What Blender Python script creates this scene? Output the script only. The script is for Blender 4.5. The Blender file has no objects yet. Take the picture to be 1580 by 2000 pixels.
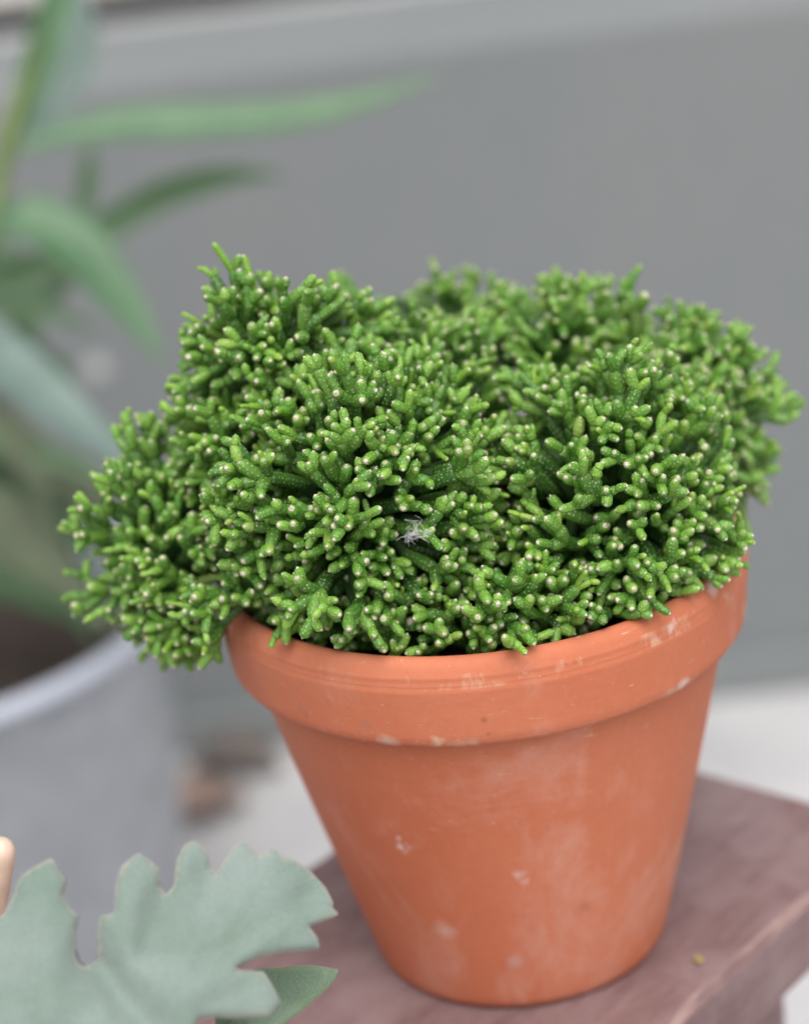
import bpy, bmesh, math, random
import numpy as np
from mathutils import Vector, Matrix, noise
from mathutils.geometry import delaunay_2d_cdt

R = math.radians
scene = bpy.context.scene
col = scene.collection

# ------------------------------------------------------------------ camera
cam_d = bpy.data.cameras.new("camera")
cam = bpy.data.objects.new("camera", cam_d)
col.objects.link(cam)
CAM_R = Vector((0.99283941, -0.01075857, -0.11897126))
CAM_U = Vector((0.11464479, 0.36563815, 0.92366948))
CAM_F = Vector((-0.03356307, 0.93069490, -0.36425338))
CAM_P = Vector((0.0, -0.5705, 0.3713))
m = Matrix((CAM_R, CAM_U, -CAM_F)).transposed().to_4x4()
m.translation = CAM_P
cam.matrix_world = m
cam_d.sensor_fit = 'VERTICAL'
cam_d.sensor_height = 24.0
cam_d.lens = 48.0
cam_d.clip_start = 0.01
cam_d.clip_end = 200.0
cam_d.dof.use_dof = True
cam_d.dof.focus_distance = 0.540
cam_d.dof.aperture_fstop = 3.2
cam_d.dof.aperture_blades = 9
scene.camera = cam

# ------------------------------------------------------------------ sky, sun, exposure
SUN_EL, SUN_AZ = R(61), R(172)         # azimuth clockwise from +Y: in front of the pot, to the right
world = bpy.data.worlds.new("World")
scene.world = world
world.use_nodes = True
nt = world.node_tree
nt.nodes.clear()
sky = nt.nodes.new("ShaderNodeTexSky")
sky.sky_type = 'NISHITA'
sky.sun_disc = False
sky.sun_elevation = SUN_EL
sky.sun_rotation = SUN_AZ
sky.dust_density = 5.0
sky.ozone_density = 0.6
hs = nt.nodes.new("ShaderNodeHueSaturation")     # an overcast, nearly colourless sky
hs.inputs["Saturation"].default_value = 0.22
bg = nt.nodes.new("ShaderNodeBackground")
bg.inputs["Strength"].default_value = 0.145
wo = nt.nodes.new("ShaderNodeOutputWorld")
nt.links.new(sky.outputs[0], hs.inputs["Color"])
nt.links.new(hs.outputs[0], bg.inputs["Color"])
nt.links.new(bg.outputs[0], wo.inputs["Surface"])

sun_d = bpy.data.lights.new("sun", 'SUN')
sun_d.energy = 1.0
sun_d.angle = R(60)
sun_d.color = (1.0, 0.965, 0.92)
sun = bpy.data.objects.new("sun", sun_d)
col.objects.link(sun)
sdir = Vector((math.sin(SUN_AZ) * math.cos(SUN_EL), math.cos(SUN_AZ) * math.cos(SUN_EL), math.sin(SUN_EL)))
sun.rotation_euler = sdir.to_track_quat('Z', 'Y').to_euler()
sun.location = sdir * 3

vs = scene.view_settings
vs.view_transform = 'Standard'
vs.look = 'None'
vs.exposure = 0.46
vs.gamma = 1.0
vs.use_curve_mapping = False
scene.cycles.use_denoising = True
scene.cycles.max_bounces = 8
scene.cycles.diffuse_bounces = 4

# ------------------------------------------------------------------ helpers
def link(o, parent=None):
    col.objects.link(o)
    if parent is not None:
        o.parent = parent
    return o

def tag(o, label=None, cat=None, group=None, kind=None):
    if label: o["label"] = label
    if cat: o["category"] = cat
    if group: o["group"] = group
    if kind: o["kind"] = kind
    return o

def empty(name, loc=(0, 0, 0), rot=(0, 0, 0)):
    o = bpy.data.objects.new(name, None)
    o.empty_display_size = 0.01
    o.location = loc
    o.rotation_euler = rot
    return link(o)

def mesh_obj(name, verts, faces, mats, parent=None, smooth=True, loc=(0, 0, 0)):
    me = bpy.data.meshes.new(name)
    me.from_pydata([tuple(v) for v in verts], [], faces)
    if smooth:
        me.polygons.foreach_set("use_smooth", [True] * len(me.polygons))
    for mt in (mats if isinstance(mats, (list, tuple)) else [mats]):
        me.materials.append(mt)
    o = bpy.data.objects.new(name, me)
    o.location = loc
    link(o, parent)
    return o

def bm_obj(name, bm, mats, parent=None, smooth=False, loc=(0, 0, 0)):
    me = bpy.data.meshes.new(name)
    bm.to_mesh(me)
    bm.free()
    if smooth:
        me.polygons.foreach_set("use_smooth", [True] * len(me.polygons))
    for mt in (mats if isinstance(mats, (list, tuple)) else [mats]):
        me.materials.append(mt)
    o = bpy.data.objects.new(name, me)
    o.location = loc
    return link(o, parent)

def lathe(profile, seg=128, wob=0.0, seed=0.0):
    """Surface of revolution from a list of (radius, z); a little out of round by wob."""
    V, Fc = [], []
    n = len(profile)
    for i in range(seg):
        a = 2 * math.pi * i / seg
        ca, sa = math.cos(a), math.sin(a)
        for r, z in profile:
            k = 1.0
            if wob:
                k += wob * noise.noise(Vector((ca * 1.3 + seed, sa * 1.3, z * 9)))
            V.append((r * k * ca, r * k * sa, z))
    for i in range(seg):
        j = (i + 1) % seg
        for k in range(n - 1):
            Fc.append((i * n + k, j * n + k, j * n + k + 1, i * n + k + 1))
    return V, Fc

def box_bm(x0, x1, y0, y1, z0, z1, bev=0.0, segs=2):
    bm = bmesh.new()
    bmesh.ops.create_cube(bm, size=1.0)
    for v in bm.verts:
        v.co = Vector((x0 if v.co.x < 0 else x1, y0 if v.co.y < 0 else y1, z0 if v.co.z < 0 else z1))
    if bev > 0:
        bmesh.ops.bevel(bm, geom=list(bm.edges), offset=bev, segments=segs, profile=0.6, affect='EDGES')
    return bm

def frame_of(d):
    d = d.normalized()
    a = Vector((0, 0, 1)) if abs(d.z) < 0.9 else Vector((1, 0, 0))
    u = d.cross(a).normalized()
    return u, d.cross(u).normalized()

def spline(P, n):
    """Catmull-Rom through the points, n samples."""
    P = [Vector(p) for p in P]
    Q = [P[0] * 2 - P[1]] + P + [P[-1] * 2 - P[-2]]
    out = []
    for i in range(n):
        t = i / (n - 1) * (len(P) - 1)
        k = min(int(t), len(P) - 2)
        t -= k
        a, b, c, d = Q[k:k + 4]
        out.append(0.5 * ((2 * b) + (c - a) * t + (2 * a - 5 * b + 4 * c - d) * t * t + (3 * b - a - 3 * c + d) * t ** 3))
    return out

def tube(P, rads, sides=8, cap=True, V=None, Fc=None):
    V = [] if V is None else V
    Fc = [] if Fc is None else Fc
    b0 = len(V)
    n = len(P)
    u = None
    for i in range(n):
        d = (P[min(i + 1, n - 1)] - P[max(i - 1, 0)]).normalized()
        if u is None:
            u, w = frame_of(d)
        else:
            u = (u - d * u.dot(d)).normalized()
            w = d.cross(u)
        r = rads[i] if hasattr(rads, "__len__") else rads
        for k in range(sides):
            a = 2 * math.pi * k / sides
            V.append(P[i] + (u * math.cos(a) + w * math.sin(a)) * r)
    for i in range(n - 1):
        for k in range(sides):
            l = (k + 1) % sides
            Fc.append((b0 + i * sides + k, b0 + i * sides + l, b0 + (i + 1) * sides + l, b0 + (i + 1) * sides + k))
    if cap:
        Fc.append(tuple(b0 + k for k in reversed(range(sides))))
        Fc.append(tuple(b0 + (n - 1) * sides + k for k in range(sides)))
    return V, Fc

# ------------------------------------------------------------------ materials
class NT:
    def __init__(self, name):
        self.m = bpy.data.materials.new(name)
        self.m.use_nodes = True
        self.t = self.m.node_tree
        self.b = self.t.nodes["Principled BSDF"]
    def n(self, typ, **kw):
        nd = self.t.nodes.new(typ)
        for k, v in kw.items():
            if k == "inp":
                for a, b in v.items():
                    nd.inputs[a].default_value = b
            else:
                setattr(nd, k, v)
        return nd
    def l(self, a, b):
        self.t.links.new(a, b)
    def tex(self, scale, detail=4, rough=0.55, vec=None, dist=0.0):
        nd = self.n("ShaderNodeTexNoise", inp={"Scale": scale, "Detail": detail, "Roughness": rough, "Distortion": dist})
        if vec is not None:
            self.l(vec, nd.inputs["Vector"])
        return nd.outputs[0]
    def coord(self, scale=(1, 1, 1), rot=(0, 0, 0), which="Object"):
        tc = self.n("ShaderNodeTexCoord")
        mp = self.n("ShaderNodeMapping")
        mp.inputs["Scale"].default_value = scale
        mp.inputs["Rotation"].default_value = rot
        self.l(tc.outputs[which], mp.inputs[0])
        return mp.outputs[0]
    def ramp(self, fac, lo, hi, a=0.0, b=1.0):
        nd = self.n("ShaderNodeMapRange", inp={"From Min": lo, "From Max": hi, "To Min": a, "To Max": b})
        self.l(fac, nd.inputs[0])
        return nd.outputs[0]
    def mix(self, fac, a, b):
        nd = self.n("ShaderNodeMix", data_type='RGBA')
        for sock, val in ((nd.inputs[0], fac), (nd.inputs[6], a), (nd.inputs[7], b)):
            if isinstance(val, (int, float)):
                sock.default_value = val
            elif isinstance(val, tuple):
                sock.default_value = (*val, 1.0) if len(val) == 3 else val
            else:
                self.l(val, sock)
        return nd.outputs[2]
    def math(self, op, a, b=None):
        nd = self.n("ShaderNodeMath", operation=op)
        for s, v in ((nd.inputs[0], a), (nd.inputs[1], b)):
            if v is None: continue
            if isinstance(v, (int, float)): s.default_value = v
            else: self.l(v, s)
        return nd.outputs[0]
    def bump(self, h, strength=0.3, dist=0.001, normal=None):
        nd = self.n("ShaderNodeBump", inp={"Strength": strength, "Distance": dist})
        self.l(h, nd.inputs["Height"])
        if normal is not None: self.l(normal, nd.inputs["Normal"])
        self.l(nd.outputs[0], self.b.inputs["Normal"])
        return nd.outputs[0]
    def set(self, **kw):
        for k, v in kw.items():
            k = k.replace("_", " ")
            if isinstance(v, tuple) and len(v) == 3: v = (*v, 1.0)
            if hasattr(v, "is_linked") or hasattr(v, "links"): self.l(v, self.b.inputs[k])
            else: self.b.inputs[k].default_value = v
        return self.m

def mat_terracotta():
    t = NT("terracotta")
    v = t.coord()
    big = t.tex(14, 4, 0.55, v)
    fine = t.tex(420, 3, 0.6, v)
    base = t.mix(t.ramp(big, 0.3, 0.72), (0.505, 0.143, 0.069), (0.56, 0.186, 0.101))
    base = t.mix(t.ramp(fine, 0.35, 0.7, 0, 0.25), base, (0.42, 0.125, 0.05))
    # chalky lime bloom, cloudy and streaked, mostly low on the body
    tc = t.n("ShaderNodeTexCoord")
    sx = t.n("ShaderNodeSeparateXYZ"); t.l(tc.outputs["Object"], sx.inputs[0])
    low = t.ramp(sx.outputs[2], 0.015, 0.115, 0.0, 0.085)
    cl = t.tex(24, 6, 0.66, t.coord((1, 1, 0.7)), 0.6)
    cl2 = t.tex(150, 4, 0.6, t.coord((1, 1, 0.55)))
    bloom = t.math('ADD', cl, t.math('MULTIPLY', t.math('SUBTRACT', cl2, 0.5), 0.35))
    bloom = t.math('SUBTRACT', bloom, low)
    base = t.mix(t.ramp(bloom, 0.47, 0.68, 0, 0.48), base, (0.60, 0.33, 0.26))
    sp = t.tex(62, 5, 0.7, t.coord((1, 1, 1.6)))
    base = t.mix(t.ramp(sp, 0.66, 0.78, 0, 0.5), base, (0.66, 0.50, 0.42))
    # pale scuffs and small dark marks
    sc = t.tex(95, 4, 0.7, t.coord((1, 1, 5)))
    base = t.mix(t.ramp(sc, 0.66, 0.74, 0, 0.6), base, (0.60, 0.42, 0.30))
    dk = t.tex(80, 3, 0.6, t.coord((1, 1, 0.5), (0.4, 0.3, 0.2)))
    base = t.mix(t.ramp(dk, 0.73, 0.80, 0, 0.6), base, (0.20, 0.12, 0.10))
    # fingertip-size drip marks
    vo = t.n("ShaderNodeTexVoronoi", inp={"Scale": 21.0}); t.l(v, vo.inputs["Vector"])
    base = t.mix(t.ramp(vo.outputs["Distance"], 0.055, 0.075, 0.45, 0), base, (0.25, 0.10, 0.06))
    # lime left along the turned lines of the rim and at the foot of the collar
    zz = sx.outputs[2]
    def band(lo, hi, soft):
        return t.math('MULTIPLY', t.ramp(zz, lo - soft, lo), t.ramp(zz, hi, hi + soft, 1, 0))
    bands = t.math('ADD', band(0.1270, 0.1308, 0.0006), t.math('MULTIPLY', band(0.1080, 0.1100, 0.002), 0.75))
    dep = t.math('MULTIPLY', bands, t.ramp(t.math('ADD', t.tex(38, 3, 0.6, v), t.math('MULTIPLY', t.tex(300, 3, 0.6, t.coord((1, 1, 0.5))), 0.55)), 0.84, 0.97))
    base = t.mix(t.math('MULTIPLY', dep, 0.5), base, (0.64, 0.46, 0.32))
    grit = t.tex(700, 2, 0.5, v)
    base = t.mix(t.ramp(grit, 0.70, 0.76, 0, 0.45), base, (0.68, 0.40, 0.27))
    wh = t.n("ShaderNodeTexVoronoi", inp={"Scale": 34.0, "Randomness": 1.0}); t.l(t.coord((1, 1, 0.75)), wh.inputs["Vector"])
    whd = t.math('ADD', wh.outputs["Distance"], t.math('MULTIPLY', t.math('SUBTRACT', t.tex(240, 4, 0.7, v), 0.5), 0.30))
    base = t.mix(t.math('MULTIPLY', t.ramp(whd, 0.02, 0.10, 1, 0), t.ramp(t.tex(17, 2, 0.5, t.coord((1, 1, 1), (0.3, 1.0, 0.2))), 0.5, 0.6)), base, (0.74, 0.62, 0.58))
    # single marks on this pot: drip spots, a scratch, dabs of lime
    vv = t.n("ShaderNodeVectorMath", operation='ADD'); t.l(tc.outputs["Object"], vv.inputs[0])
    jit = t.n("ShaderNodeTexNoise", inp={"Scale": 260.0, "Detail": 3.0}); t.l(v, jit.inputs["Vector"])
    js = t.n("ShaderNodeVectorMath", operation='MULTIPLY_ADD'); t.l(jit.outputs["Color"], js.inputs[0])
    js.inputs[1].default_value = (0.0045, 0.0045, 0.0045); js.inputs[2].default_value = (-0.00225, -0.00225, -0.00225)
    t.l(js.outputs[0], vv.inputs[1])
    for (mx, my, mz), mr, soft, amt, mc, rough_ in (
            ((-0.0037, -0.0787, 0.1167), 0.0009, 0.0004, 0.55, (0.22, 0.07, 0.04), 0), ((-0.0030, -0.0784, 0.1121), 0.0006, 0.0004, 0.45, (0.22, 0.07, 0.04), 0),
            ((-0.0356, -0.0700, 0.1145), 0.0006, 0.0016, 0.55, (0.25, 0.18, 0.15), 1), ((0.0188, -0.0522, 0.0381), 0.0010, 0.0026, 0.35, (0.22, 0.08, 0.05), 1),
            ((-0.0554, -0.0561, 0.1180), 0.0004, 0.0010, 0.6, (0.28, 0.22, 0.20), 1), ((-0.0542, -0.0570, 0.1160), 0.0005, 0.0010, 0.6, (0.24, 0.16, 0.14), 1),
            ((-0.0530, -0.0580, 0.1140), 0.0004, 0.0010, 0.6, (0.20, 0.11, 0.09), 1),
            ((0.0757, -0.0211, 0.1134), 0.0010, 0.0016, 0.9, (0.72, 0.62, 0.62), 1), ((0.0524, -0.0580, 0.1095), 0.0014, 0.0018, 0.8, (0.70, 0.56, 0.52), 1),
            ((0.0638, -0.0462, 0.1325), 0.0012, 0.0020, 0.8, (0.70, 0.58, 0.55), 1), ((0.0502, -0.0619, 0.1300), 0.0007, 0.0012, 0.75, (0.70, 0.58, 0.55), 1),
            ((-0.0168, -0.0765, 0.1105), 0.0009, 0.0013, 0.8, (0.66, 0.50, 0.36), 1), ((-0.0304, -0.0720, 0.1090), 0.0015, 0.0022, 0.6, (0.66, 0.52, 0.44), 1),
            ((0.0005, -0.0600, 0.0567), 0.0006, 0.0020, 0.7, (0.66, 0.48, 0.44), 1), ((0.0020, -0.0590, 0.0530), 0.0003, 0.0016, 0.6, (0.66, 0.48, 0.44), 1),
            ((-0.0226, -0.0495, 0.0336), 0.0010, 0.0040, 0.6, (0.64, 0.46, 0.40), 1), ((-0.0033, -0.0512, 0.0206), 0.0008, 0.0030, 0.6, (0.50, 0.36, 0.34), 1)):
        dn = t.n("ShaderNodeVectorMath", operation='DISTANCE')
        t.l(vv.outputs[0] if rough_ else tc.outputs["Object"], dn.inputs[0])
        dn.inputs[1].default_value = (mx, my, mz)
        base = t.mix(t.ramp(dn.outputs["Value"], mr * 0.6, mr + soft, amt * 0.8, 0), base, mc)
    h = t.math('ADD', t.math('MULTIPLY', fine, 0.6), t.tex(95, 4, 0.6, t.coord((1, 1, 4))))
    t.bump(h, 0.22, 0.0006)
    return t.set(Base_Color=base, Roughness=0.66, Specular_IOR_Level=0.33)

def mat_cactus():
    t = NT("cactus_stem")
    at = t.n("ShaderNodeAttribute", attribute_name="seg")
    sp = t.n("ShaderNodeSeparateColor"); t.l(at.outputs["Color"], sp.inputs[0])
    young, rnd, tip = sp.outputs[0], sp.outputs[1], sp.outputs[2]
    uv = t.n("ShaderNodeUVMap", uv_map="seg_uv")
    mature = t.mix(rnd, (0.016, 0.066, 0.012), (0.036, 0.125, 0.019))  # dark green of older stems, deepened to carry shade between the clumps
    mid = t.mix(rnd, (0.070, 0.215, 0.020), (0.195, 0.375, 0.055))
    yng = t.mix(rnd, (0.155, 0.335, 0.020), (0.27, 0.45, 0.055))
    c = t.mix(t.ramp(young, 0.0, 0.5), mature, mid)
    c = t.mix(t.ramp(young, 0.5, 1.0), c, yng)
    nz = t.tex(900, 2, 0.5, t.coord())
    c = t.mix(t.ramp(nz, 0.4, 0.75, 0, 0.25), c, (0.12, 0.26, 0.05))
    vo = t.n("ShaderNodeTexVoronoi", voronoi_dimensions='2D', inp={"Scale": 1.0, "Randomness": 0.55})
    t.l(uv.outputs[0], vo.inputs["Vector"])
    dot = t.ramp(vo.outputs["Distance"], 0.09, 0.17, 1, 0)
    halo = t.ramp(vo.outputs["Distance"], 0.12, 0.42, 1, 0)
    c = t.mix(t.ramp(rnd, 0.97, 0.99, 0, 0.4), c, (0.26, 0.26, 0.07))      # a few dry stems
    c = t.mix(t.math('MULTIPLY', halo, 0.2), c, (0.20, 0.38, 0.06))
    sv = t.n("ShaderNodeSeparateColor"); t.l(vo.outputs["Color"], sv.inputs[0])
    c = t.mix(t.math('MULTIPLY', dot, t.ramp(sv.outputs[0], 0.05, 0.7, 0.15, 0.85)), c, (0.66, 0.62, 0.38))
    wool = t.tex(2600, 3, 0.7, t.coord())
    wcol = t.mix(t.ramp(wool, 0.35, 0.65), (0.46, 0.37, 0.22), (0.82, 0.78, 0.63))
    tf = t.ramp(t.math('ADD', tip, t.math('MULTIPLY', t.math('SUBTRACT', wool, 0.5), 0.9)), 0.35, 0.65)
    c = t.mix(tf, c, wcol)
    h = t.math('ADD', t.math('MULTIPLY', dot, 0.5), t.math('MULTIPLY', halo, 0.5))
    h = t.math('ADD', h, t.math('MULTIPLY', t.math('MULTIPLY', tf, wool), 1.2))
    t.bump(h, 0.6, 0.00035)
    rg = t.math('ADD', t.math('MULTIPLY', t.math('MAXIMUM', dot, tf), 0.45), 0.36)
    t.b.inputs["Subsurface Weight"].default_value = 0.12
    t.b.inputs["Subsurface Radius"].default_value = (0.5, 1.0, 0.15)
    t.b.inputs["Subsurface Scale"].default_value = 0.0016
    return t.set(Base_Color=c, Roughness=rg, Specular_IOR_Level=0.42)

def mat_old_stem():
    t = NT("old_stem")
    c = t.mix(t.tex(300, 3, 0.6, t.coord()), (0.018, 0.060, 0.012), (0.045, 0.095, 0.022))  # old dark green, lowered further for the shade inside the mound
    return t.set(Base_Color=c, Roughness=0.6, Specular_IOR_Level=0.3)

def mat_soil():
    t = NT("soil")
    n1 = t.tex(260, 5, 0.7, t.coord())
    c = t.mix(t.ramp(n1, 0.3, 0.7), (0.012, 0.008, 0.006), (0.07, 0.045, 0.03))
    t.bump(n1, 0.8, 0.003)
    return t.set(Base_Color=c, Roughness=0.95)

def mat_paint_wood():
    t = NT("faded_brown_paint")
    v = t.coord()
    g = t.tex(26, 6, 0.65, t.coord((1.0, 6.0, 6.0)))
    g2 = t.tex(120, 5, 0.65, t.coord((0.7, 9.0, 9.0)))
    bl = t.tex(30, 5, 0.6, v, 0.4)
    c = t.mix(t.ramp(g, 0.3, 0.7), (0.155, 0.086, 0.084), (0.235, 0.148, 0.146))
    c = t.mix(t.ramp(bl, 0.42, 0.72, 0, 0.48), c, (0.37, 0.28, 0.285))
    c = t.mix(t.ramp(g2, 0.56, 0.74, 0, 0.5), c, (0.45, 0.35, 0.345))
    c = t.mix(t.ramp(t.tex(62, 4, 0.6, v), 0.60, 0.75, 0, 0.4), c, (0.10, 0.055, 0.055))
    t.bump(t.math('ADD', g2, t.math('MULTIPLY', g, 0.6)), 0.35, 0.001)
    return t.set(Base_Color=c, Roughness=0.6, Specular_IOR_Level=0.4)

def mat_worn_edge():
    t = NT("worn_wood_edge")
    g = t.tex(45, 5, 0.65, t.coord((1.0, 5.0, 5.0)))
    c = t.mix(t.ramp(g, 0.38, 0.62), (0.165, 0.098, 0.096), (0.32, 0.21, 0.19))
    t.bump(g, 0.4, 0.001)
    return t.set(Base_Color=c, Roughness=0.7)

def mat_wall():
    t = NT("grey_wall_paint")
    a = t.tex(2.2, 4, 0.55, t.coord())
    b = t.tex(34, 5, 0.6, t.coord())
    c = t.mix(t.ramp(a, 0.35, 0.65), (0.178, 0.194, 0.195), (0.203, 0.212, 0.214))
    c = t.mix(t.ramp(b, 0.45, 0.8, 0, 0.3), c, (0.23, 0.235, 0.24))
    t.bump(b, 0.2, 0.002)
    return t.set(Base_Color=c, Roughness=0.75, Specular_IOR_Level=0.3)

def mat_concrete(name, a, b, sc=9):
    t = NT(name)
    n1 = t.tex(sc, 6, 0.6, t.coord())
    n2 = t.tex(sc * 18, 4, 0.7, t.coord())
    c = t.mix(t.ramp(n1, 0.32, 0.68), a, b)
    c = t.mix(t.ramp(n2, 0.5, 0.8, 0, 0.4), c, tuple(x * 0.6 for x in a))
    t.bump(n2, 0.4, 0.002)
    return t.set(Base_Color=c, Roughness=0.85)

def mat_zinc():
    t = NT("galvanised_zinc")
    vo = t.n("ShaderNodeTexVoronoi", inp={"Scale": 60.0}); t.l(t.coord(), vo.inputs["Vector"])
    sp = t.n("ShaderNodeSeparateColor"); t.l(vo.outputs["Color"], sp.inputs[0])
    n1 = t.tex(12, 5, 0.6, t.coord((1, 1, 0.4)))
    f = t.math('ADD', t.math('MULTIPLY', sp.outputs[0], 0.35), t.math('MULTIPLY', n1, 0.75))
    c = t.mix(t.ramp(f, 0.3, 0.8), (0.335, 0.355, 0.38), (0.42, 0.44, 0.47))
    return t.set(Base_Color=c, Roughness=t.ramp(f, 0.2, 0.8, 0.55, 0.4), Metallic=0.55)

def mat_leaf(name, a, b, rough=0.45, vein=(0.3, 0.45, 0.2)):
    t = NT(name)
    uv = t.n("ShaderNodeUVMap", uv_map="leaf_uv")
    sx = t.n("ShaderNodeSeparateXYZ"); t.l(uv.outputs[0], sx.inputs[0])
    n1 = t.tex(30, 4, 0.6, t.coord())
    c = t.mix(t.ramp(n1, 0.3, 0.7), a, b)
    rib = t.math('ABSOLUTE', t.math('SUBTRACT', sx.outputs[0], 0.5))
    c = t.mix(t.ramp(rib, 0.02, 0.07, 0.6, 0), c, vein)
    return t.set(Base_Color=c, Roughness=rough, Specular_IOR_Level=0.5)

def mat_felt(name, a, b, edge):
    t = NT(name)
    at = t.n("ShaderNodeAttribute", attribute_name="rim")
    n1 = t.tex(38, 3, 0.55, t.coord((1, 1, 1), (0.5, 0.3, 0.8)), 0.4)
    n2 = t.tex(2200, 2, 0.6, t.coord())
    c = t.mix(t.ramp(n1, 0.3, 0.7), a, b)
    c = t.mix(t.ramp(n2, 0.4, 0.7, 0, 0.3), c, (0.33, 0.41, 0.35))
    e = t.math('MULTIPLY', at.outputs["Fac"], t.ramp(t.tex(120, 3, 0.6, t.coord()), 0.35, 0.65, 0.05, 0.5))
    c = t.mix(e, c, edge)
    t.bump(t.math('ADD', n2, t.tex(700, 2, 0.5, t.coord())), 0.35, 0.0005)
    t.b.inputs["Sheen Weight"].default_value = 0.35
    t.b.inputs["Sheen Roughness"].default_value = 0.5
    return t.set(Base_Color=c, Roughness=0.9, Specular_IOR_Level=0.1)

def mat_flat(name, c, rough=0.7, var=0.25, sc=60):
    t = NT(name)
    n1 = t.tex(sc, 4, 0.6, t.coord())
    cc = t.mix(t.ramp(n1, 0.3, 0.7), tuple(x * (1 - var) for x in c), tuple(min(1, x * (1 + var)) for x in c))
    t.bump(n1, 0.2, 0.0006)
    return t.set(Base_Color=cc, Roughness=rough)

M = dict(
    clay=mat_terracotta(), cactus=mat_cactus(), old=mat_old_stem(), soil=mat_soil(),
    paint=mat_paint_wood(), worn=mat_worn_edge(), wall=mat_wall(),
    ground=mat_concrete("pale_paving", (0.34, 0.335, 0.345), (0.50, 0.49, 0.495), 7),
    slab=mat_concrete("pale_stone", (0.50, 0.48, 0.45), (0.62, 0.60, 0.565), 5),
    dark=mat_flat("dark_gap_shade", (0.05, 0.05, 0.055), 0.9),  # near-black that carries the shade under the stone slab
    zinc=mat_zinc(),
    zincrim=mat_flat("zinc_rim_highlight", (0.43, 0.46, 0.53), 0.35, 0.08, 40),  # paler and bluer than the body: sky highlight put into the colour
    leaf=mat_leaf("oleander_leaf", (0.048, 0.118, 0.052), (0.078, 0.165, 0.075), 0.45, (0.14, 0.23, 0.13)),
    leafd=mat_leaf("oleander_leaf_dark", (0.035, 0.085, 0.03), (0.06, 0.13, 0.05), 0.5, (0.10, 0.18, 0.08)),
    leafb=mat_leaf("oleander_leaf_blue", (0.085, 0.14, 0.12), (0.13, 0.19, 0.165), 0.45, (0.18, 0.24, 0.21)),
    leafo=mat_leaf("oleander_leaf_olive", (0.055, 0.075, 0.038), (0.09, 0.115, 0.06), 0.6, (0.12, 0.14, 0.08)),
    stem=mat_flat("oleander_stem", (0.13, 0.19, 0.05), 0.6, 0.4, 25),
    felt=mat_felt("felt_leaf", (0.135, 0.190, 0.152), (0.215, 0.262, 0.245), (0.52, 0.47, 0.30)),
    felt2=mat_felt("felt_leaf_young", (0.105, 0.165, 0.10), (0.19, 0.26, 0.18), (0.30, 0.44, 0.10)),
    peg=mat_flat("pale_wood", (0.72, 0.52, 0.40), 0.55, 0.18, 90),
    wicker=mat_flat("wicker", (0.50, 0.32, 0.20), 0.6, 0.4, 120),
    dry=mat_flat("dry_leaf", (0.24, 0.165, 0.135), 0.8, 0.5, 60),
    darkleaf=mat_flat("dark_leaf_shape", (0.12, 0.10, 0.09), 0.8, 0.4, 60),  # dark grey-brown, used on the one leaf shape by the wall
    fluff=mat_flat("white_fluff", (0.85, 0.85, 0.86), 0.9, 0.05),
    yellow=mat_flat("yellow_petal", (0.34, 0.27, 0.09), 0.7, 0.2),
)

# ------------------------------------------------------------------ the setting
GZ = -0.468
V, Fc = [], []
gx = [-40, -4, -1.2] + [(-1.2 + 0.06 * i) for i in range(1, 41)] + [4, 40]
gy = [-40, -4, -1.2] + [(-1.2 + 0.06 * i) for i in range(1, 41)] + [4, 40]
for y in gy:
    for x in gx:
        near = abs(x) < 1.3 and abs(y) < 1.3
        V.append((x, y, GZ + (0.0035 * noise.noise(Vector((x * 6, y * 6, 0))) if near else 0)))
n = len(gx)
for j in range(len(gy) - 1):
    for i in range(n - 1):
        Fc.append((j * n + i, j * n + i + 1, (j + 1) * n + i + 1, (j + 1) * n + i))
tag(mesh_obj("ground", V, Fc, M["ground"]), kind="structure")

wall = empty("low_wall", (0, 1.055, GZ))
tag(wall, "low grey painted wall with a flat ledge behind the pots", "wall")
bm_obj("wall_face", box_bm(-2.6, 2.6, 0.0, 0.335, -0.01, 0.590, 0.007), M["wall"], wall)
for px_, pz_, pr_ in ((-0.296, 0.361, 0.010),):
    V, Fc = lathe([(0.0, 0.0016), (pr_ * 0.6, 0.0014), (pr_ * 0.95, 0.0008), (pr_, 0.0)], 20, 0.12, px_)
    o = mesh_obj("pale_spot", V, Fc, M["ground"], wall, loc=(px_, -0.0003, pz_))  # thin pale disc on the wall face
    o.rotation_euler = (R(90), 0, 0)
bm_obj("plinth", box_bm(-2.6, 2.6, -0.015, -0.0005, -0.01, 0.037, 0.004), M["wall"], wall)

kerb = empty("stone_slab", (0, 1.393, 0.122))
tag(kerb, "pale stone slab raised on a recessed base coloured dark as a shadow gap behind the wall ledge", "slab")
bm_obj("shadow_gap", box_bm(-2.6, 2.6, 0.045, 0.5, 0.0005, 0.028), M["dark"], kerb)  # set-back base, its dark colour stands for the shadow below the slab
bm_obj("slab", box_bm(-2.6, 2.6, 0.0, 0.56, 0.0285, 0.125, 0.007), M["slab"], kerb)

# ------------------------------------------------------------------ bench
BA = math.atan2(0.0596, 0.0519)
bench = empty("wooden_bench", (0, 0, 0), (0, 0, BA))
tag(bench, "faded brown painted plank bench with worn pale edges under the terracotta pot", "bench")
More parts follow.
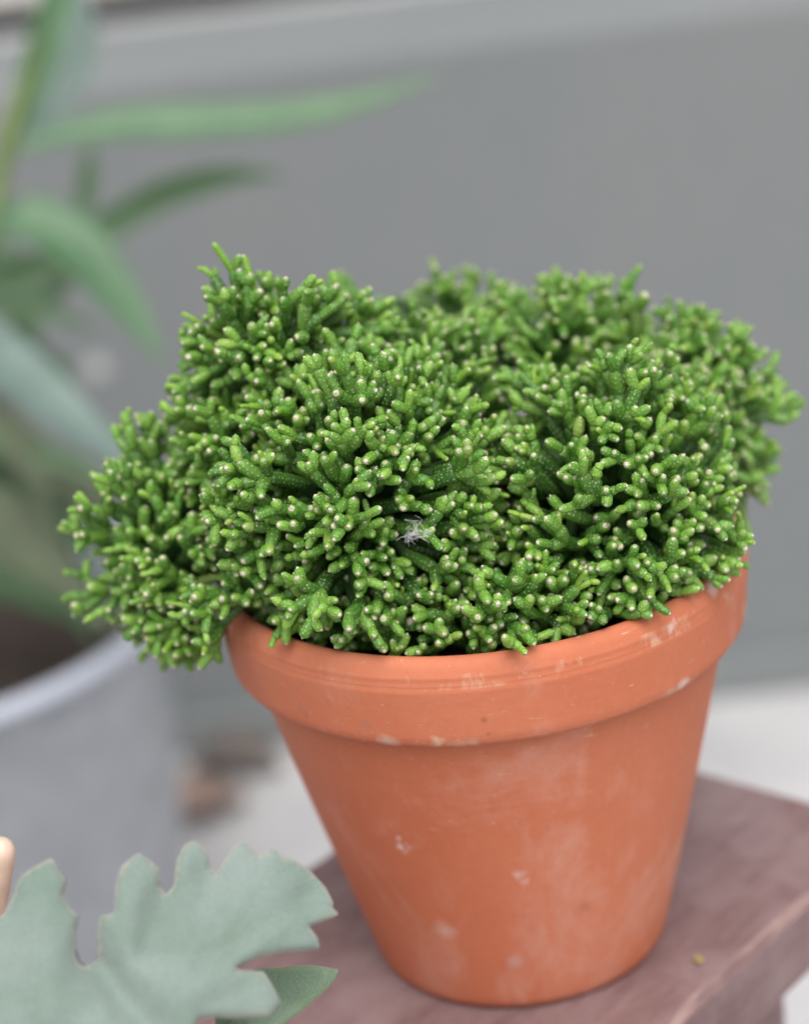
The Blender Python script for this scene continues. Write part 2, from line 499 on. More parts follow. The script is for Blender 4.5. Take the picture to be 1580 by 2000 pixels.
# local x runs along the plank, local -y is towards the front right
bm = bmesh.new()
x0, x1, y0, y1, z0, z1 = -0.62, 0.1115, -0.0714, 0.0891, -0.027, 0.0
ch = 0.0028
N = 90
prof = [(y0, z0), (y0, z1 - ch), (y0 + ch, z1), (y1 - ch, z1), (y1, z1 - ch), (y1, z0)]
rings = []
for i in range(N + 1):
    x = x0 + (x1 - x0) * i / N
    ring = []
    for k, (yy, zz) in enumerate(prof):
        j = 0.0
        if k in (1, 2, 3, 4):
            j = 0.0011 * noise.noise(Vector((x * 60, k * 7.3, 1.0))) + 0.0007 * noise.noise(Vector((x * 200, k * 3.3, 5.0)))
        s = 1 if yy < 0 else -1
        ring.append(bm.verts.new((x, yy + (s * abs(j) if k in (2, 3) else 0), zz - (abs(j) if k in (1, 4) else 0))))
    rings.append(ring)
for i in range(N):
    for k in range(6):
        l = (k + 1) % 6
        f = bm.faces.new((rings[i][k], rings[i + 1][k], rings[i + 1][l], rings[i][l]))
        f.material_index = 1 if k in (1, 3) else 0
bm.faces.new(rings[0]); bm.faces.new(list(reversed(rings[-1])))
bmesh.ops.recalc_face_normals(bm, faces=list(bm.faces))
bm_obj("plank", bm, [M["paint"], M["worn"]], bench)
bm_obj("apron", box_bm(-0.58, 0.075, -0.050, -0.030, -0.075, -0.0275, 0.001), M["paint"], bench)
bm_obj("apron", box_bm(-0.58, 0.075, 0.050, 0.070, -0.075, -0.0275, 0.001), M["paint"], bench)
for lx in (-0.55, 0.045):
    for ly in (-0.0295, 0.0195):
        bm_obj("leg", box_bm(lx, lx + 0.03, ly, ly + 0.03, GZ, -0.0275, 0.0015), M["paint"], bench)

# ------------------------------------------------------------------ terracotta pot
H = 0.13495
RH = 0.0271
pot = empty("terracotta_pot", (0, 0, 0))
tag(pot, "weathered terracotta flower pot with thick collar rim, holding the green cactus", "flower pot")
RB, RT, RC, RR, RI = 0.0474, 0.0724, 0.0782, 0.0800, 0.0740
pr = [(0.0, 0.004), (0.012, 0.003), (0.034, 0.0008), (RB - 0.0035, 0.0006), (RB - 0.001, 0.0014), (RB, 0.0040)]
for i in range(1, 26):
    t_ = i / 25
    pr.append((RB + (RT - RB) * t_ + 0.0004 * math.sin(t_ * 3.1), 0.004 + (H - RH - 0.0044) * t_))
pr += [(RT + 0.0003, H - RH + 0.0012)]
V, Fc = lathe(pr, 160, 0.006, 3.0)
mesh_obj("body", V, Fc, M["clay"], pot)
zb = H - RH
pr = [(RT + 0.0006, zb + 0.0008), (RC - 0.0026, zb), (RC - 0.0010, zb + 0.0004), (RC - 0.0001, zb + 0.0018), (RC + 0.0003, zb + 0.004)]
for i in range(1, 13):
    t_ = i / 12
    pr.append((RC + 0.0003 + (RR - 0.0004 - RC) * t_, zb + 0.004 + (RH - 0.0125) * t_))
pr += [(RR - 0.00036, H - 0.0079), (RR - 0.00030, H - 0.0075), (RR - 0.00028, H - 0.0071), (RR - 0.00042, H - 0.0067), (RR - 0.00038, H - 0.0056),
       (RR - 0.00034, H - 0.0051), (RR - 0.00040, H - 0.0047), (RR - 0.00065, H - 0.0042), (RR - 0.0009, H - 0.0030), (RR - 0.0018, H - 0.0014), (RR - 0.0030, H - 0.0003),
       (RR - 0.0042, H), (RI + 0.0005, H - 0.0006), (RI - 0.0006, H - 0.0022), (RI - 0.0014, H - 0.006), (RI - 0.004, H - 0.03), (RI - 0.009, H - 0.055)]
V, Fc = lathe(pr, 200, 0.005, 7.0)
mesh_obj("rim", V, Fc, M["clay"], pot)
SOIL = H - 0.014
V, Fc = [(0, 0, SOIL + 0.004)], []
rn, an = 14, 64
for i in range(1, rn + 1):
    for k in range(an):
        a = 2 * math.pi * k / an
        r = 0.0728 * i / rn
        V.append((r * math.cos(a), r * math.sin(a), SOIL + 0.004 * (1 - i / rn) + 0.0018 * noise.noise(Vector((r * math.cos(a) * 90, r * math.sin(a) * 90, 0)))))
for k in range(an):
    Fc.append((0, 1 + k, 1 + (k + 1) % an))
for i in range(rn - 1):
    for k in range(an):
        l = (k + 1) % an
        Fc.append((1 + i * an + k, 1 + (i + 1) * an + k, 1 + (i + 1) * an + l, 1 + i * an + l))
mesh_obj("soil", V, Fc, M["soil"], pot)

# ------------------------------------------------------------------ the cactus
rng = random.Random(11)
# lobes of the mound: centre, radii, number weight, upward bias
LOBES = [
    ("front",      (-0.031, -0.030, 0.163), (0.036, 0.038, 0.040)),
    ("frontright", (0.038, -0.022, 0.150), (0.038, 0.040, 0.035)),
    ("left",       (-0.089, -0.004, 0.145), (0.021, 0.029, 0.029)),
    ("leftmid",    (-0.0625, -0.002, 0.172), (0.023, 0.026, 0.025)),
    ("lefttop",    (-0.0510, 0.002, 0.204), (0.023, 0.024, 0.018)),
    ("mid",        (-0.010, 0.018, 0.172), (0.024, 0.024, 0.022)),
    ("backright",  (0.067, 0.038, 0.153), (0.028, 0.032, 0.030)),
    ("backmid",    (0.031, 0.050, 0.176), (0.020, 0.022, 0.021)),
    ("back",       (-0.002, 0.088, 0.1755), (0.026, 0.020, 0.013)),
    ("leftfront",  (-0.066, -0.036, 0.145), (0.016, 0.018, 0.014)),
    ("skirt",      (0.004, -0.045, 0.134), (0.058, 0.024, 0.015)),
]
CELL = 0.0048
grid = {}
segs = []      # dict(p0,p1,p2,r,L,young,level)
stems = []     # connecting stems, (points, r0, r1)

def gkey(p):
    return (int(math.floor(p.x / CELL)), int(math.floor(p.y / CELL)), int(math.floor(p.z / CELL)))

def bez(s, t):
    return s["p0"] * (1 - t) ** 2 + s["p1"] * (2 * t * (1 - t)) + s["p2"] * t * t

def pot_hit(p, r):
    rr = math.hypot(p.x, p.y)
    if rr < 0.0735 and p.z < SOIL + 0.002: return True
    if 0.0735 - r * 0.6 < rr < 0.081 + r and p.z < H + r * 0.55: return True
    if p.z < 0.092: return True
    if p.y < 0.018 and p.z < 0.168 and p.x > 0.0765 - r: return True     # nothing leans out over the right of the rim
    return False

def hit(s, skip, tight=0.76):
    for t in (0.35, 0.6, 0.85, 1.0):
        p = bez(s, t)
        if pot_hit(p, s["r"]): return True
        kx, ky, kz = gkey(p)
        for i in (-1, 0, 1):
            for j in (-1, 0, 1):
                for k in (-1, 0, 1):
                    for q, qr, sid in grid.get((kx + i, ky + j, kz + k), ()):
                        if sid in skip and t < 0.8: continue
                        if sid == skip[0]: continue
                        if (p - q).length_squared < ((s["r"] + qr) * tight) ** 2:
                            return True
    return False

def put(s):
    sid = len(segs)
    segs.append(s)
    for t in (0.2, 0.45, 0.7, 0.95):
        p = bez(s, t)
        grid.setdefault(gkey(p), []).append((p, s["r"], sid))
    return sid

def rdir(d, ang, az):
    u, w = frame_of(d)
    return (d * math.cos(ang) + (u * math.cos(az) + w * math.sin(az)) * math.sin(ang)).normalized()

def seg_of(p, d, r, L, young, level, bend=0.18):
    u, w = frame_of(d)
    a = rng.uniform(0, 6.28)
    b = (u * math.cos(a) + w * math.sin(a)) * (L * rng.uniform(0, bend))
    return dict(p0=p, p1=p + d * L * 0.5 + b, p2=p + d * L, r=r, L=L, young=young, level=level, rnd=rng.random())

def endd(s):
    return (s["p2"] - s["p1"]).normalized()

def sprig(base, d, core, trunkL=None, vigor=1.0):
    tl = trunkL or rng.uniform(0.009, 0.016)
    tr = rng.uniform(0.00175, 0.0023)
    tk = seg_of(base, d, tr, tl, rng.uniform(0, 0.12), 0)
    ok = False
    for _ in range(4):
        if not hit(tk, (-1,), 0.62):
            ok = True
            break
        dd = rdir(d, rng.uniform(0.1, 0.45), rng.uniform(0, 6.28))
        tk = seg_of(base, dd, tr, tl * rng.uniform(0.8, 1.1), rng.uniform(0, 0.12), 0)
    if not ok: return False
    t0 = put(tk)
    if core is not None:
        stems.append(([core, core.lerp(base, 0.5) + Vector((rng.uniform(-.005, .005), rng.uniform(-.005, .005), rng.uniform(-.002, .006))), base + d * 0.002], 0.0021, tr * 0.9))
    k = rng.choice((2, 3, 3, 4, 4))
    az0 = rng.uniform(0, 6.28)
    mids = []
    e = endd(tk)
    for i in range(k):
        for _ in range(6):
            ang = rng.uniform(0.25, 0.85)
            dd = rdir(e, ang, az0 + i * 6.283 / k + rng.uniform(-0.5, 0.5))
            dd = (dd + Vector((0, 0, 0.12))).normalized()
            s = seg_of(tk["p2"] - e * tr * 0.55, dd, rng.uniform(0.00143, 0.0020), rng.uniform(0.0052, 0.0105), rng.uniform(0.10, 0.42), 1, 0.25)
            if not hit(s, (t0, *mids)):
                mids.append(put(s)); break
    if not mids:
        tk["young"] = rng.uniform(0.2, 0.5)
        return True
    for mi in mids:
        ms = segs[mi]
        q = rng.random()
        k2 = 0 if q < 0.12 else rng.choice((1, 2, 2, 3, 3, 4))
        if k2 == 0:
            ms["young"] = max(ms["young"], rng.uniform(0.35, 0.55)); continue
        e2 = endd(ms)
        az1 = rng.uniform(0, 6.28)
        tips = []
        for i in range(k2):
            for _ in range(5):
                yngl = rng.random()
                if yngl < 0.12:      # thin fresh shoot
                    r, L, yg = rng.uniform(0.0008, 0.00115), rng.uniform(0.0034, 0.0070), rng.uniform(0.75, 1.0)
                else:
                    r, L, yg = rng.uniform(0.00120, 0.00172), rng.uniform(0.0036, 0.0070), rng.uniform(0.34, 0.66)
                ang = rng.uniform(0.25, 0.85) if k2 > 1 else rng.uniform(0.0, 0.6)
                dd = rdir(e2, ang, az1 + i * 6.283 / k2 + rng.uniform(-0.5, 0.5))
                dd = (dd + Vector((0, 0, 0.15))).normalized()
                s = seg_of(ms["p2"] - e2 * ms["r"] * 0.5, dd, r, L, yg, 2, 0.22)
                if not hit(s, (mi, *tips)):
                    tips.append(put(s)); break
        if not tips:
            ms["young"] = max(ms["young"], rng.uniform(0.35, 0.55))
        for ti in tips:              # now and then a last bud
            if rng.random() < 0.15:
                ts = segs[ti]
                e3 = endd(ts)
                dd = rdir(e3, rng.uniform(0.1, 0.8), rng.uniform(0, 6.28))
                s = seg_of(ts["p2"] - e3 * ts["r"] * 0.5, dd, ts["r"] * rng.uniform(0.65, 0.85), rng.uniform(0.002, 0.0042), min(1, ts["young"] + 0.25), 3)
                if not hit(s, (ti, *tips)): put(s)
    return True

def lobe_depth(p, skip):
    best = 9
    for i, (nm, c, r) in enumerate(LOBES):
        if i == skip: continue
        q = math.sqrt(((p.x - c[0]) / r[0]) ** 2 + ((p.y - c[1]) / r[1]) ** 2 + ((p.z - c[2]) / r[2]) ** 2)
        best = min(best, q)
    return best

def sprigs_on_lobes():
    cands = []
    for li, (nm, c, r) in enumerate(LOBES):
        c = Vector(c)
        area = 4 * math.pi * ((r[0] * r[1]) ** 1.6 / 3 + (r[0] * r[2]) ** 1.6 / 3 + (r[1] * r[2]) ** 1.6 / 3) ** (1 / 1.6)
        nn = int(area / (0.0072 ** 2))
        off = rng.random() * 6.28
        for i in range(nn):
            zc = 1 - 2 * (i + 0.5) / nn
            a = i * 2.399963 + off
            s = math.sqrt(1 - zc * zc)
            d = Vector((s * math.cos(a) + rng.gauss(0, .09), s * math.sin(a) + rng.gauss(0, .09), zc + rng.gauss(0, .09)))
            d.normalize()
            p = c + Vector((d.x * r[0], d.y * r[1], d.z * r[2]))
            nrm = Vector((d.x / r[0], d.y / r[1], d.z / r[2])).normalized()
            if lobe_depth(p, li) < 0.98: continue
            rr = math.hypot(p.x, p.y)
            if rr < 0.074 and p.z < SOIL + 0.004: continue
            if 0.068 < rr < 0.086 and p.z < H + 0.003: continue
            if nm == "skirt" and d.z < -0.1: continue
            if nm in ("back", "backmid") and nrm.z < -0.35: continue
            if nm == "backright" and nrm.z < -0.8: continue
            if nm not in ("left", "backright") and rr > 0.08 and nrm.z < -0.45: continue
            d2 = (nrm * 0.75 + d * 0.45 + Vector((rng.gauss(0, .13), rng.gauss(0, .13), rng.gauss(0.08, .13)))).normalized()
            cands.append((li, c, p, d2))
    rng.shuffle(cands)
    for li, c, p, d in cands:
        L = rng.uniform(0.009, 0.017)
        base = p - d * (L + 0.004 + rng.uniform(-0.002, 0.004) + 0.014 * noise.noise(p * 58) + 0.004 * noise.noise(p * 150))
        root = Vector((c.x * 0.62 + rng.uniform(-.006, .006), c.y * 0.62 + rng.uniform(-.006, .006), SOIL - 0.002))
        core = c + (p - c) * rng.uniform(0.05, 0.3)
        k = math.hypot(core.x, core.y)
        if sprig(base, d, core, L) and rng.random() < 0.12:
            stems.append(([root, root.lerp(core, 0.5) + Vector((0, 0, 0.008)), core], 0.0026, 0.0021))
    # loose tall shoots on the outline
    for p, d, L in (((-0.056, 0.016, 0.206), (0.05, 0, 1), 0.009),
                    ((0.084, 0.036, 0.167), (1, 0, 0.15), 0.012), ((0.084, 0.03, 0.155), (1, -0.1, 0.0), 0.011),
                    ((-0.02, 0.084, 0.188), (-0.9, 0, 0.35), 0.012),
                    ((0.056, 0.040, 0.180), (0.1, 0, 1), 0.011), ((-0.083, 0.01, 0.172), (-0.8, 0, 0.7), 0.011)):
        d = Vector(d).normalized()
        sprig(Vector(p), d, Vector(p) - d * 0.012, L)
    # small shoots leaning over the front rim
    for i in range(96):
        a = R(-195 + 180 * (i + rng.random() * 0.6) / 96)
        q = Vector((math.cos(a), math.sin(a), 0))
        p = q * rng.uniform(0.054, 0.067) + Vector((0, 0, rng.uniform(H - 0.002, H + 0.012)))
        d = (q * 0.8 + Vector((rng.gauss(0, .3), rng.gauss(0, .2), rng.uniform(-0.1, 0.5)))).normalized()
        sprig(p, d, Vector((p.x * 0.7, p.y * 0.7, SOIL)), rng.uniform(0.005, 0.009))
sprigs_on_lobes()
for i in range(200):                     # low shoots that fill the pot up to its rim
    a, rr = R(rng.uniform(-190, 5)), rng.uniform(0.042, 0.067)
    q = Vector((math.cos(a), math.sin(a), 0))
    sprig(q * rr + Vector((0, 0, rng.uniform(SOIL + 0.003, H + 0.006))), (q * 0.6 + Vector((rng.gauss(0, .4), rng.gauss(0, .3), rng.uniform(0.2, 1.0)))).normalized(), None, rng.uniform(0.004, 0.009))

# fine thin double shoots that stand clear of the mound
for a_, b_, r_, y_ in (((-0.0585, -0.005, 0.212), (-0.0597, -0.005, 0.2295), 0.0019, 0.3), ((-0.0597, -0.005, 0.2285), (-0.0642, -0.005, 0.2375), 0.00115, 0.7),
                ((-0.0594, -0.005, 0.2285), (-0.0572, -0.006, 0.2335), 0.0013, 0.6), ((-0.0542, -0.005, 0.214), (-0.0564, -0.005, 0.2330), 0.0011, 0.85)):
    p, d, L = a_, Vector(b_) - Vector(a_), (Vector(b_) - Vector(a_)).length
    put(seg_of(Vector(p), Vector(d).normalized(), r_, L, y_, 2, 0.12))

RING = [(0.0, 0.42), (0.07, 0.72), (0.20, 0.93), (0.42, 1.01), (0.66, 0.98), (0.82, 0.89), (0.92, 0.68), (0.965, 0.36), (0.995, 0.30), (1.02, 0.16)]
SIDES = 9
def seg_arrays(s):
    """vertices, attribute, uv per ring for one stem segment"""
    P, A, U = [], [], []
    n = len(RING)
    r, L = s["r"], s["L"]
    d0 = (s["p1"] - s["p0"]).normalized()
    u, w = frame_of(d0)
    dens = 1.30 + (0.55 if s["young"] > 0.7 else 0.25 if s["level"] >= 2 else 0.0)      # areoles sit closer on young stems
    # the rounded end takes a length of about the radius, whatever the length of the stem
    rel = r / L
    for i, (t, k) in enumerate(RING):
        if t > 0.66:
            tt = 1 - (1 - t) / 0.34 * min(0.6, 1.25 * rel)
        elif t < 0.2:
            tt = t / 0.2 * min(0.35, 0.8 * rel)
        else:
            lo, hi = min(0.35, 0.8 * rel), 1 - min(0.6, 1.25 * rel)
            tt = lo + (t - 0.2) / 0.46 * (hi - lo)
        tc = min(tt, 1.0)
        c = bez(s, tc)
        d = ((s["p1"] - s["p0"]) * (1 - tc) + (s["p2"] - s["p1"]) * tc).normalized()
        if tt > 1: c = c + d * (tt - 1) * L
        u = (u - d * u.dot(d)).normalized(); w = d.cross(u)
        lump = 1 + 0.05 * math.sin(s["rnd"] * 40 + i * 1.9)
        tip = (0.45 + 0.75 * ((s["rnd"] * 7.31) % 1.0)) if t > 0.95 else (0.15 if t > 0.9 else 0.0)
        if t > 0.95: k = k * (0.45 + 0.45 * ((s["rnd"] * 3.77) % 1.0))
        for j in range(SIDES):
            a = 2 * math.pi * j / SIDES
            rr = r * k * lump * (1 + 0.035 * math.sin(a * 3 + i * 2.1 + s["rnd"] * 20))
            P.append(c + (u * math.cos(a) + w * math.sin(a)) * rr)
            A.append((s["young"], s["rnd"], tip, 1))
        U.append(tt * L * 1000 * dens * 0.5 + s["rnd"] * 50)
    P.append(c + d * r * 0.10); A.append((s["young"], s["rnd"], 0.45 + 0.75 * ((s["rnd"] * 7.31) % 1.0), 1))
    circ = max(2, round(2 * math.pi * r * 1000 * dens * 0.5))
    return P, A, U, circ

FACES, FUV = [], []
for i in range(len(RING) - 1):
    for j in range(SIDES):
        l = (j + 1) % SIDES
        FACES.append((i * SIDES + j, i * SIDES + l, (i + 1) * SIDES + l, (i + 1) * SIDES + j))
        FUV.append(((j, i), (j + 1, i), (j + 1, i + 1), (j, i + 1)))
top = len(RING) * SIDES
for j in range(SIDES):
    i = len(RING) - 1
    FACES.append((i * SIDES + j, i * SIDES + (j + 1) % SIDES, top))
    FUV.append(((j, i), (j + 1, i), (j + 0.5, i)))

def seg_mesh(name, group, origin):
    """one mesh from a list of segments, about an origin"""
    V, Fc, AT, UVS = [], [], [], []
    for s in group:
        P, A, U, circ = seg_arrays(s)
        b = len(V)
        V += [tuple(p - origin) for p in P]
        AT += A
        for f, fu in zip(FACES, FUV):
            Fc.append(tuple(b + q for q in f))
            for (ju, iu) in fu:
                UVS.append((ju / SIDES * circ + s["rnd"] * 30, U[iu]))
    me = bpy.data.meshes.new(name)
    me.from_pydata(V, [], Fc)
    me.polygons.foreach_set("use_smooth", np.ones(len(Fc), dtype=bool))
    uvl = me.uv_layers.new(name="seg_uv")
    uvl.data.foreach_set("uv", np.array(UVS, dtype=np.float32).ravel())
    ca = me.attributes.new("seg", 'FLOAT_COLOR', 'POINT')
    ca.data.foreach_set("color", np.array(AT, dtype=np.float32).ravel())
    me.materials.append(M["cactus"])
    return me

cactus = empty("coral_cactus", (0, 0, SOIL))
tag(cactus, "dense mounded green cactus of stubby branching stems with cream dots and tips", "cactus")
CO = Vector((0, 0, SOIL))
# the 300 stems that show largest from the front are parts of their own
W_, H_ = 404, 512
idb = np.full((H_, W_), -1, dtype=np.int32)
pts, ids = [], []
for si, s in enumerate(segs):
    for t in np.linspace(0.1, 1.0, 7):
        c = bez(s, float(t))
        for a in range(8):
            pts.append(c + (CAM_R * math.cos(a * 0.785) + CAM_U * math.sin(a * 0.785)) * s["r"] * 0.9); ids.append(si)
        pts.append(c); ids.append(si)
q = np.array([tuple(p - CAM_P) for p in pts])
dz = q @ np.array(CAM_F)
px = ((q @ np.array(CAM_R)) / dz * 1024 + W_ / 2).astype(int)
py = (-(q @ np.array(CAM_U)) / dz * 1024 + H_ / 2).astype(int)
od = np.argsort(-dz)
okk = (px[od] >= 0) & (px[od] < W_) & (py[od] >= 0) & (py[od] < H_)
od = od[okk]
idb[py[od], px[od]] = np.array(ids)[od]
cnt = np.bincount(idb[idb >= 0].ravel(), minlength=len(segs))
order = np.argsort(-cnt)
single = set(int(i) for i in order[:300])
for i in sorted(single):
    s = segs[i]
    o = bpy.data.objects.new("stem_segment", seg_mesh("stem_segment", [s], s["p0"]))
    o.location = s["p0"] - CO
    link(o, cactus)
o = bpy.data.objects.new("stem_mass", seg_mesh("stem_mass", [s for i, s in enumerate(segs) if i not in single], CO))
tag(o, kind="stuff")
link(o, cactus)
V, Fc = [], []
for P, ra, rb in stems:
    S = spline(P, 6)
    tube(S, [ra + (rb - ra) * i / 5 for i in range(6)], 6, False, V, Fc)
o = mesh_obj("inner_stems", [v - CO for v in V], Fc, M["old"], cactus)
tag(o, kind="stuff")
print("SEGS", len(segs), "STEMS", len(stems))

# white fluff caught on the stems
r2 = random.Random(5)
V, Fc = [], []
FO = Vector((-0.0150, -0.0838, 0.1748))
for i in range(34):
    a = Vector((r2.gauss(0, .0009), r2.gauss(0, .0008), r2.gauss(-.0006, .0007)))
    d = Vector((r2.gauss(0, 1), r2.gauss(-.2, .6), r2.gauss(.5, .8))).normalized()
    L = r2.uniform(.0012, .0044)
    S = spline([a, a + d * L * .4 + Vector((r2.gauss(0, .0006), 0, r2.gauss(0, .0006))), a + d * L * .8 + Vector((r2.gauss(0, .0009), 0, r2.gauss(0, .0009))), a + d * L + Vector((r2.gauss(0, .0012), 0, r2.gauss(0, .0009)))], 7)
    tube(S, 0.000027, 4, True, V, Fc)
fl = mesh_obj("fluff_tuft", V, Fc, M["fluff"], loc=FO)
tag(fl, "tiny tuft of white fluff caught on the front of the green cactus", "fluff")

# ------------------------------------------------------------------ felt plant in its basket, at the lower left
def thick_leaf(name, outline, c, X, Y, Nn, hfun, mat, parent, th=0.0011, step=0.0016, sc=1.0):
    O = [Vector((a / 1000 * sc, b / 1000 * sc)) for a, b in outline]
    # round the outline a little
    B = []
    n = len(O)
    for i in range(n):
        p, a, b = O[i], O[i - 1], O[(i + 1) % n]
        B += [p + (a - p) * 0.18, p * 0.93 + (a + b) * 0.035, p + (b - p) * 0.18]
    # resample
    C = []
    for i in range(len(B)):
        a, b = B[i], B[(i + 1) % len(B)]
        k = max(1, int((b - a).length / 0.0011))
        for j in range(k): C.append(a + (b - a) * (j / k))
    nb = len(C)
    xs = [p.x for p in C]; ys = [p.y for p in C]
    CA = np.array([(p.x, p.y) for p in C])
    def inside(x, y):
        r = False
        j = nb - 1
        for i in range(nb):
            if (CA[i, 1] > y) != (CA[j, 1] > y) and x < (CA[j, 0] - CA[i, 0]) * (y - CA[i, 1]) / (CA[j, 1] - CA[i, 1]) + CA[i, 0]:
                r = not r
            j = i
        return r
    pts = list(C)
    y = min(ys)
    row = 0
    while y < max(ys):
        x = min(xs) + (step / 2 if row % 2 else 0)
        while x < max(xs):
            if np.min((CA[:, 0] - x) ** 2 + (CA[:, 1] - y) ** 2) > (step * 0.55) ** 2 and inside(x, y):
                pts.append(Vector((x, y)))
            x += step
        y += step * 0.87
        row += 1
    res = delaunay_2d_cdt(pts, [(i, (i + 1) % nb) for i in range(nb)], [], 1, 1e-7)
    v2, faces = res[0], res[2]
    dist = [math.sqrt(float(np.min((CA[:, 0] - p.x) ** 2 + (CA[:, 1] - p.y) ** 2))) for p in v2]
    V, Fc, rim = [], [], []
    m_ = len(v2)
    for side in (1, -1):
        for p, d in zip(v2, dist):
            e = math.sqrt(max(0.0, 1 - (1 - min(1.0, d / 0.0022)) ** 2))
            h = hfun(p.x, p.y) + side * (th * e)
            V.append(Vector(X) * p.x + Vector(Y) * p.y + Vector(Nn) * h)
            rim.append(max(0.0, 1 - d / 0.0011))
    for f in faces:
        if len(f) < 3: continue
        a, b, c3 = (v2[k] for k in f[:3])
        ccw = (b - a).x * (c3 - a).y - (b - a).y * (c3 - a).x > 0
        g = list(f) if ccw else list(reversed(f))
        Fc.append(tuple(g))
        Fc.append(tuple(m_ + k for k in reversed(g)))
    me = bpy.data.meshes.new(name)
    me.from_pydata([tuple(v) for v in V], [], Fc)
    at = me.attributes.new("rim", 'FLOAT', 'POINT')
    at.data.foreach_set("value", np.array(rim, dtype=np.float32))
    bm = bmesh.new(); bm.from_mesh(me)
    bmesh.ops.remove_doubles(bm, verts=bm.verts, dist=1e-7)
    bm.to_mesh(me); bm.free()
    me.polygons.foreach_set("use_smooth", np.ones(len(me.polygons), dtype=bool))
    me.materials.append(mat)
    o = bpy.data.objects.new(name, me)
    o.location = c
    return link(o, parent)

LEAF = [(-33.0, 9.3), (-29.4, 17.1), (-26.4, 19.0), (-22.4, 21.0), (-20.9, 18.3), (-19.1, 15.9), (-19.9, 12.0), (-18.5, 9.1), (-16.3, 7.7), (-17.1, 4.6), (-17.3, 1.4), (-16.3, -2.1), (-14.8, -3.0), (-12.7, -1.8), (-12.4, 2.4), (-12.0, 7.5), (-8.7, 8.0), (-8.3, 14.2), (-7.0, 18.4), (-3.2, 21.5), (-0.6, 19.8), (1.7, 17.6), (1.9, 13.9), (3.2, 12.3), (4.9, 13.8), (5.5, 19.1), (7.4, 22.8), (9.9, 23.8), (12.8, 21.0), (13.4, 17.8), (14.8, 16.4), (16.7, 19.2), (18.7, 22.3), (21.1, 23.6), (23.3, 21.5), (24.6, 19.8), (26.8, 21.2), (28.7, 21.6), (30.0, 19.7), (33.7, 18.7), (36.9, 16.0), (40.0, 12.6), (41.7, 8.8), (41.3, 7.9), (42.7, 6.2), (41.3, 5.4), (35.5, 3.5), (37.6, 1.0), (38.0, -1.6), (32.8, -2.3), (27.5, -2.5), (23.2, -3.6), (20.2, -4.9), (18.3, -5.6), (19.5, -6.1), (24.7, -6.3), (26.7, -9.6), (28.6, -13.3), (25.4, -16.6), (17.5, -16.6), (13.3, -16.1), (9.6, -16.5), (7.6, -20.6), (-6.1, -26.6), (-20.6, -28.1), (-33.9, -24.2), (-39.4, -15.2), (-40.7, -4.1), (-37.4, 4.8)]
LEAF2 = [(-7.4, 7.8), (-1.6, 7.6), (5.7, 8.1), (10.6, 7.2), (13.8, 6.4), (12.4, 3.9), (9.4, 1.1), (3.7, -3.3), (-0.8, -6.2), (-8.1, -12.0), (-15.7, -12.9), (-18.0, -4.2), (-12.7, 3.0)]
LX, LY, LN = (0.9712, 0.1543, -0.1816), (0.0404, 0.6446, 0.7634), (0.2349, -0.7488, 0.6198)
def h1(x, y):
    x *= 1000; y *= 1000
    h = 0.0
    def dip(ax, ay, bx, by, w, d):
        vx, vy = bx - ax, by - ay
        t = max(0, min(1, ((x - ax) * vx + (y - ay) * vy) / (vx * vx + vy * vy)))
        q = math.hypot(x - ax - t * vx, y - ay - t * vy)
        return d * math.exp(-(q / w) ** 2)
    h += dip(-14, -2, -2, -18, 5.0, -6.5)       # folds running in from the deep notches
    h += dip(3, 12, -1, 0, 4.0, -3.6)
    h += dip(15, 16, 11, 6, 4.0, -2.4)
    h += dip(-6, -20, 30, 6, 6.0, 3.2)          # raised midrib line of the big lobe
    h += dip(12, -4, 38, 11, 3.5, -2.4)
    h += dip(-25, -14, -26, 14, 5.5, 3.0)
    for tx, ty in ((-24, 20), (-3, 21), (10, 23), (21, 23), (31, 19), (41, 9), (37, 0), (27, -12)):   # veins
        h += dip(-8, -22, tx, ty, 0.9, 0.45)
    h += 0.35 * noise.noise(Vector((x * .22, y * .22, 7)))
    h += -0.0035 * (x - 5) ** 2 * 0.35 + 0.6 * noise.noise(Vector((x * .09, y * .09, 2)))
    h += 0.05 * max(0.0, x - 30) ** 1.5 * -0.2
    return h / 1000
def h2(x, y):
    x *= 1000; y *= 1000
    return (-1.6 * math.exp(-((y - 4 + 0.0 * x) / 4.0) ** 2) + 0.10 * (x - 4) - 0.4) / 1000

BAS = Vector((-0.176, -0.125, 0.0))
felt = empty("felt_plant", (BAS.x, BAS.y, 0.0))
tag(felt, "grey green velvety lobed leaves of a felt plant in the lower left corner", "plant")
LC = Vector((-0.0883, -0.1501, 0.1027)) - BAS
thick_leaf("leaf", LEAF, LC, LX, LY, LN, h1, M["felt"], felt, sc=1.065)
lf2 = thick_leaf("leaf", LEAF2, Vector((-0.0613, -0.1313, 0.0714)) - BAS, LX, LY, LN, h2, M["felt2"], felt, 0.0010, sc=1.02)
lf2["label"] = "smaller fresh green leaf below the big lobed one"
root = Vector((0.01, -0.005, 0.05))
V, Fc = tube(spline([root, root + Vector((0.012, -0.01, 0.03)), LC + Vector(LX) * -0.02 + Vector(LY) * -0.03 - Vector(LN) * 0.004, LC + Vector(LX) * -0.006 + Vector(LY) * -0.021 - Vector(LN) * 0.0022], 14), [0.0045 - 0.002 * i / 13 for i in range(14)], 10)
mesh_obj("leaf_stalk", V, Fc, M["felt"], felt)
l2c = Vector((-0.0613, -0.1313, 0.0714)) - BAS
V, Fc = tube(spline([root, root + Vector((0.03, -0.002, 0.006)), l2c + Vector(LX) * -0.022 + Vector(LY) * -0.012, l2c + Vector(LX) * -0.012 + Vector(LY) * -0.006], 12), 0.0022, 8)
mesh_obj("leaf_stalk", V, Fc, M["felt2"], felt)

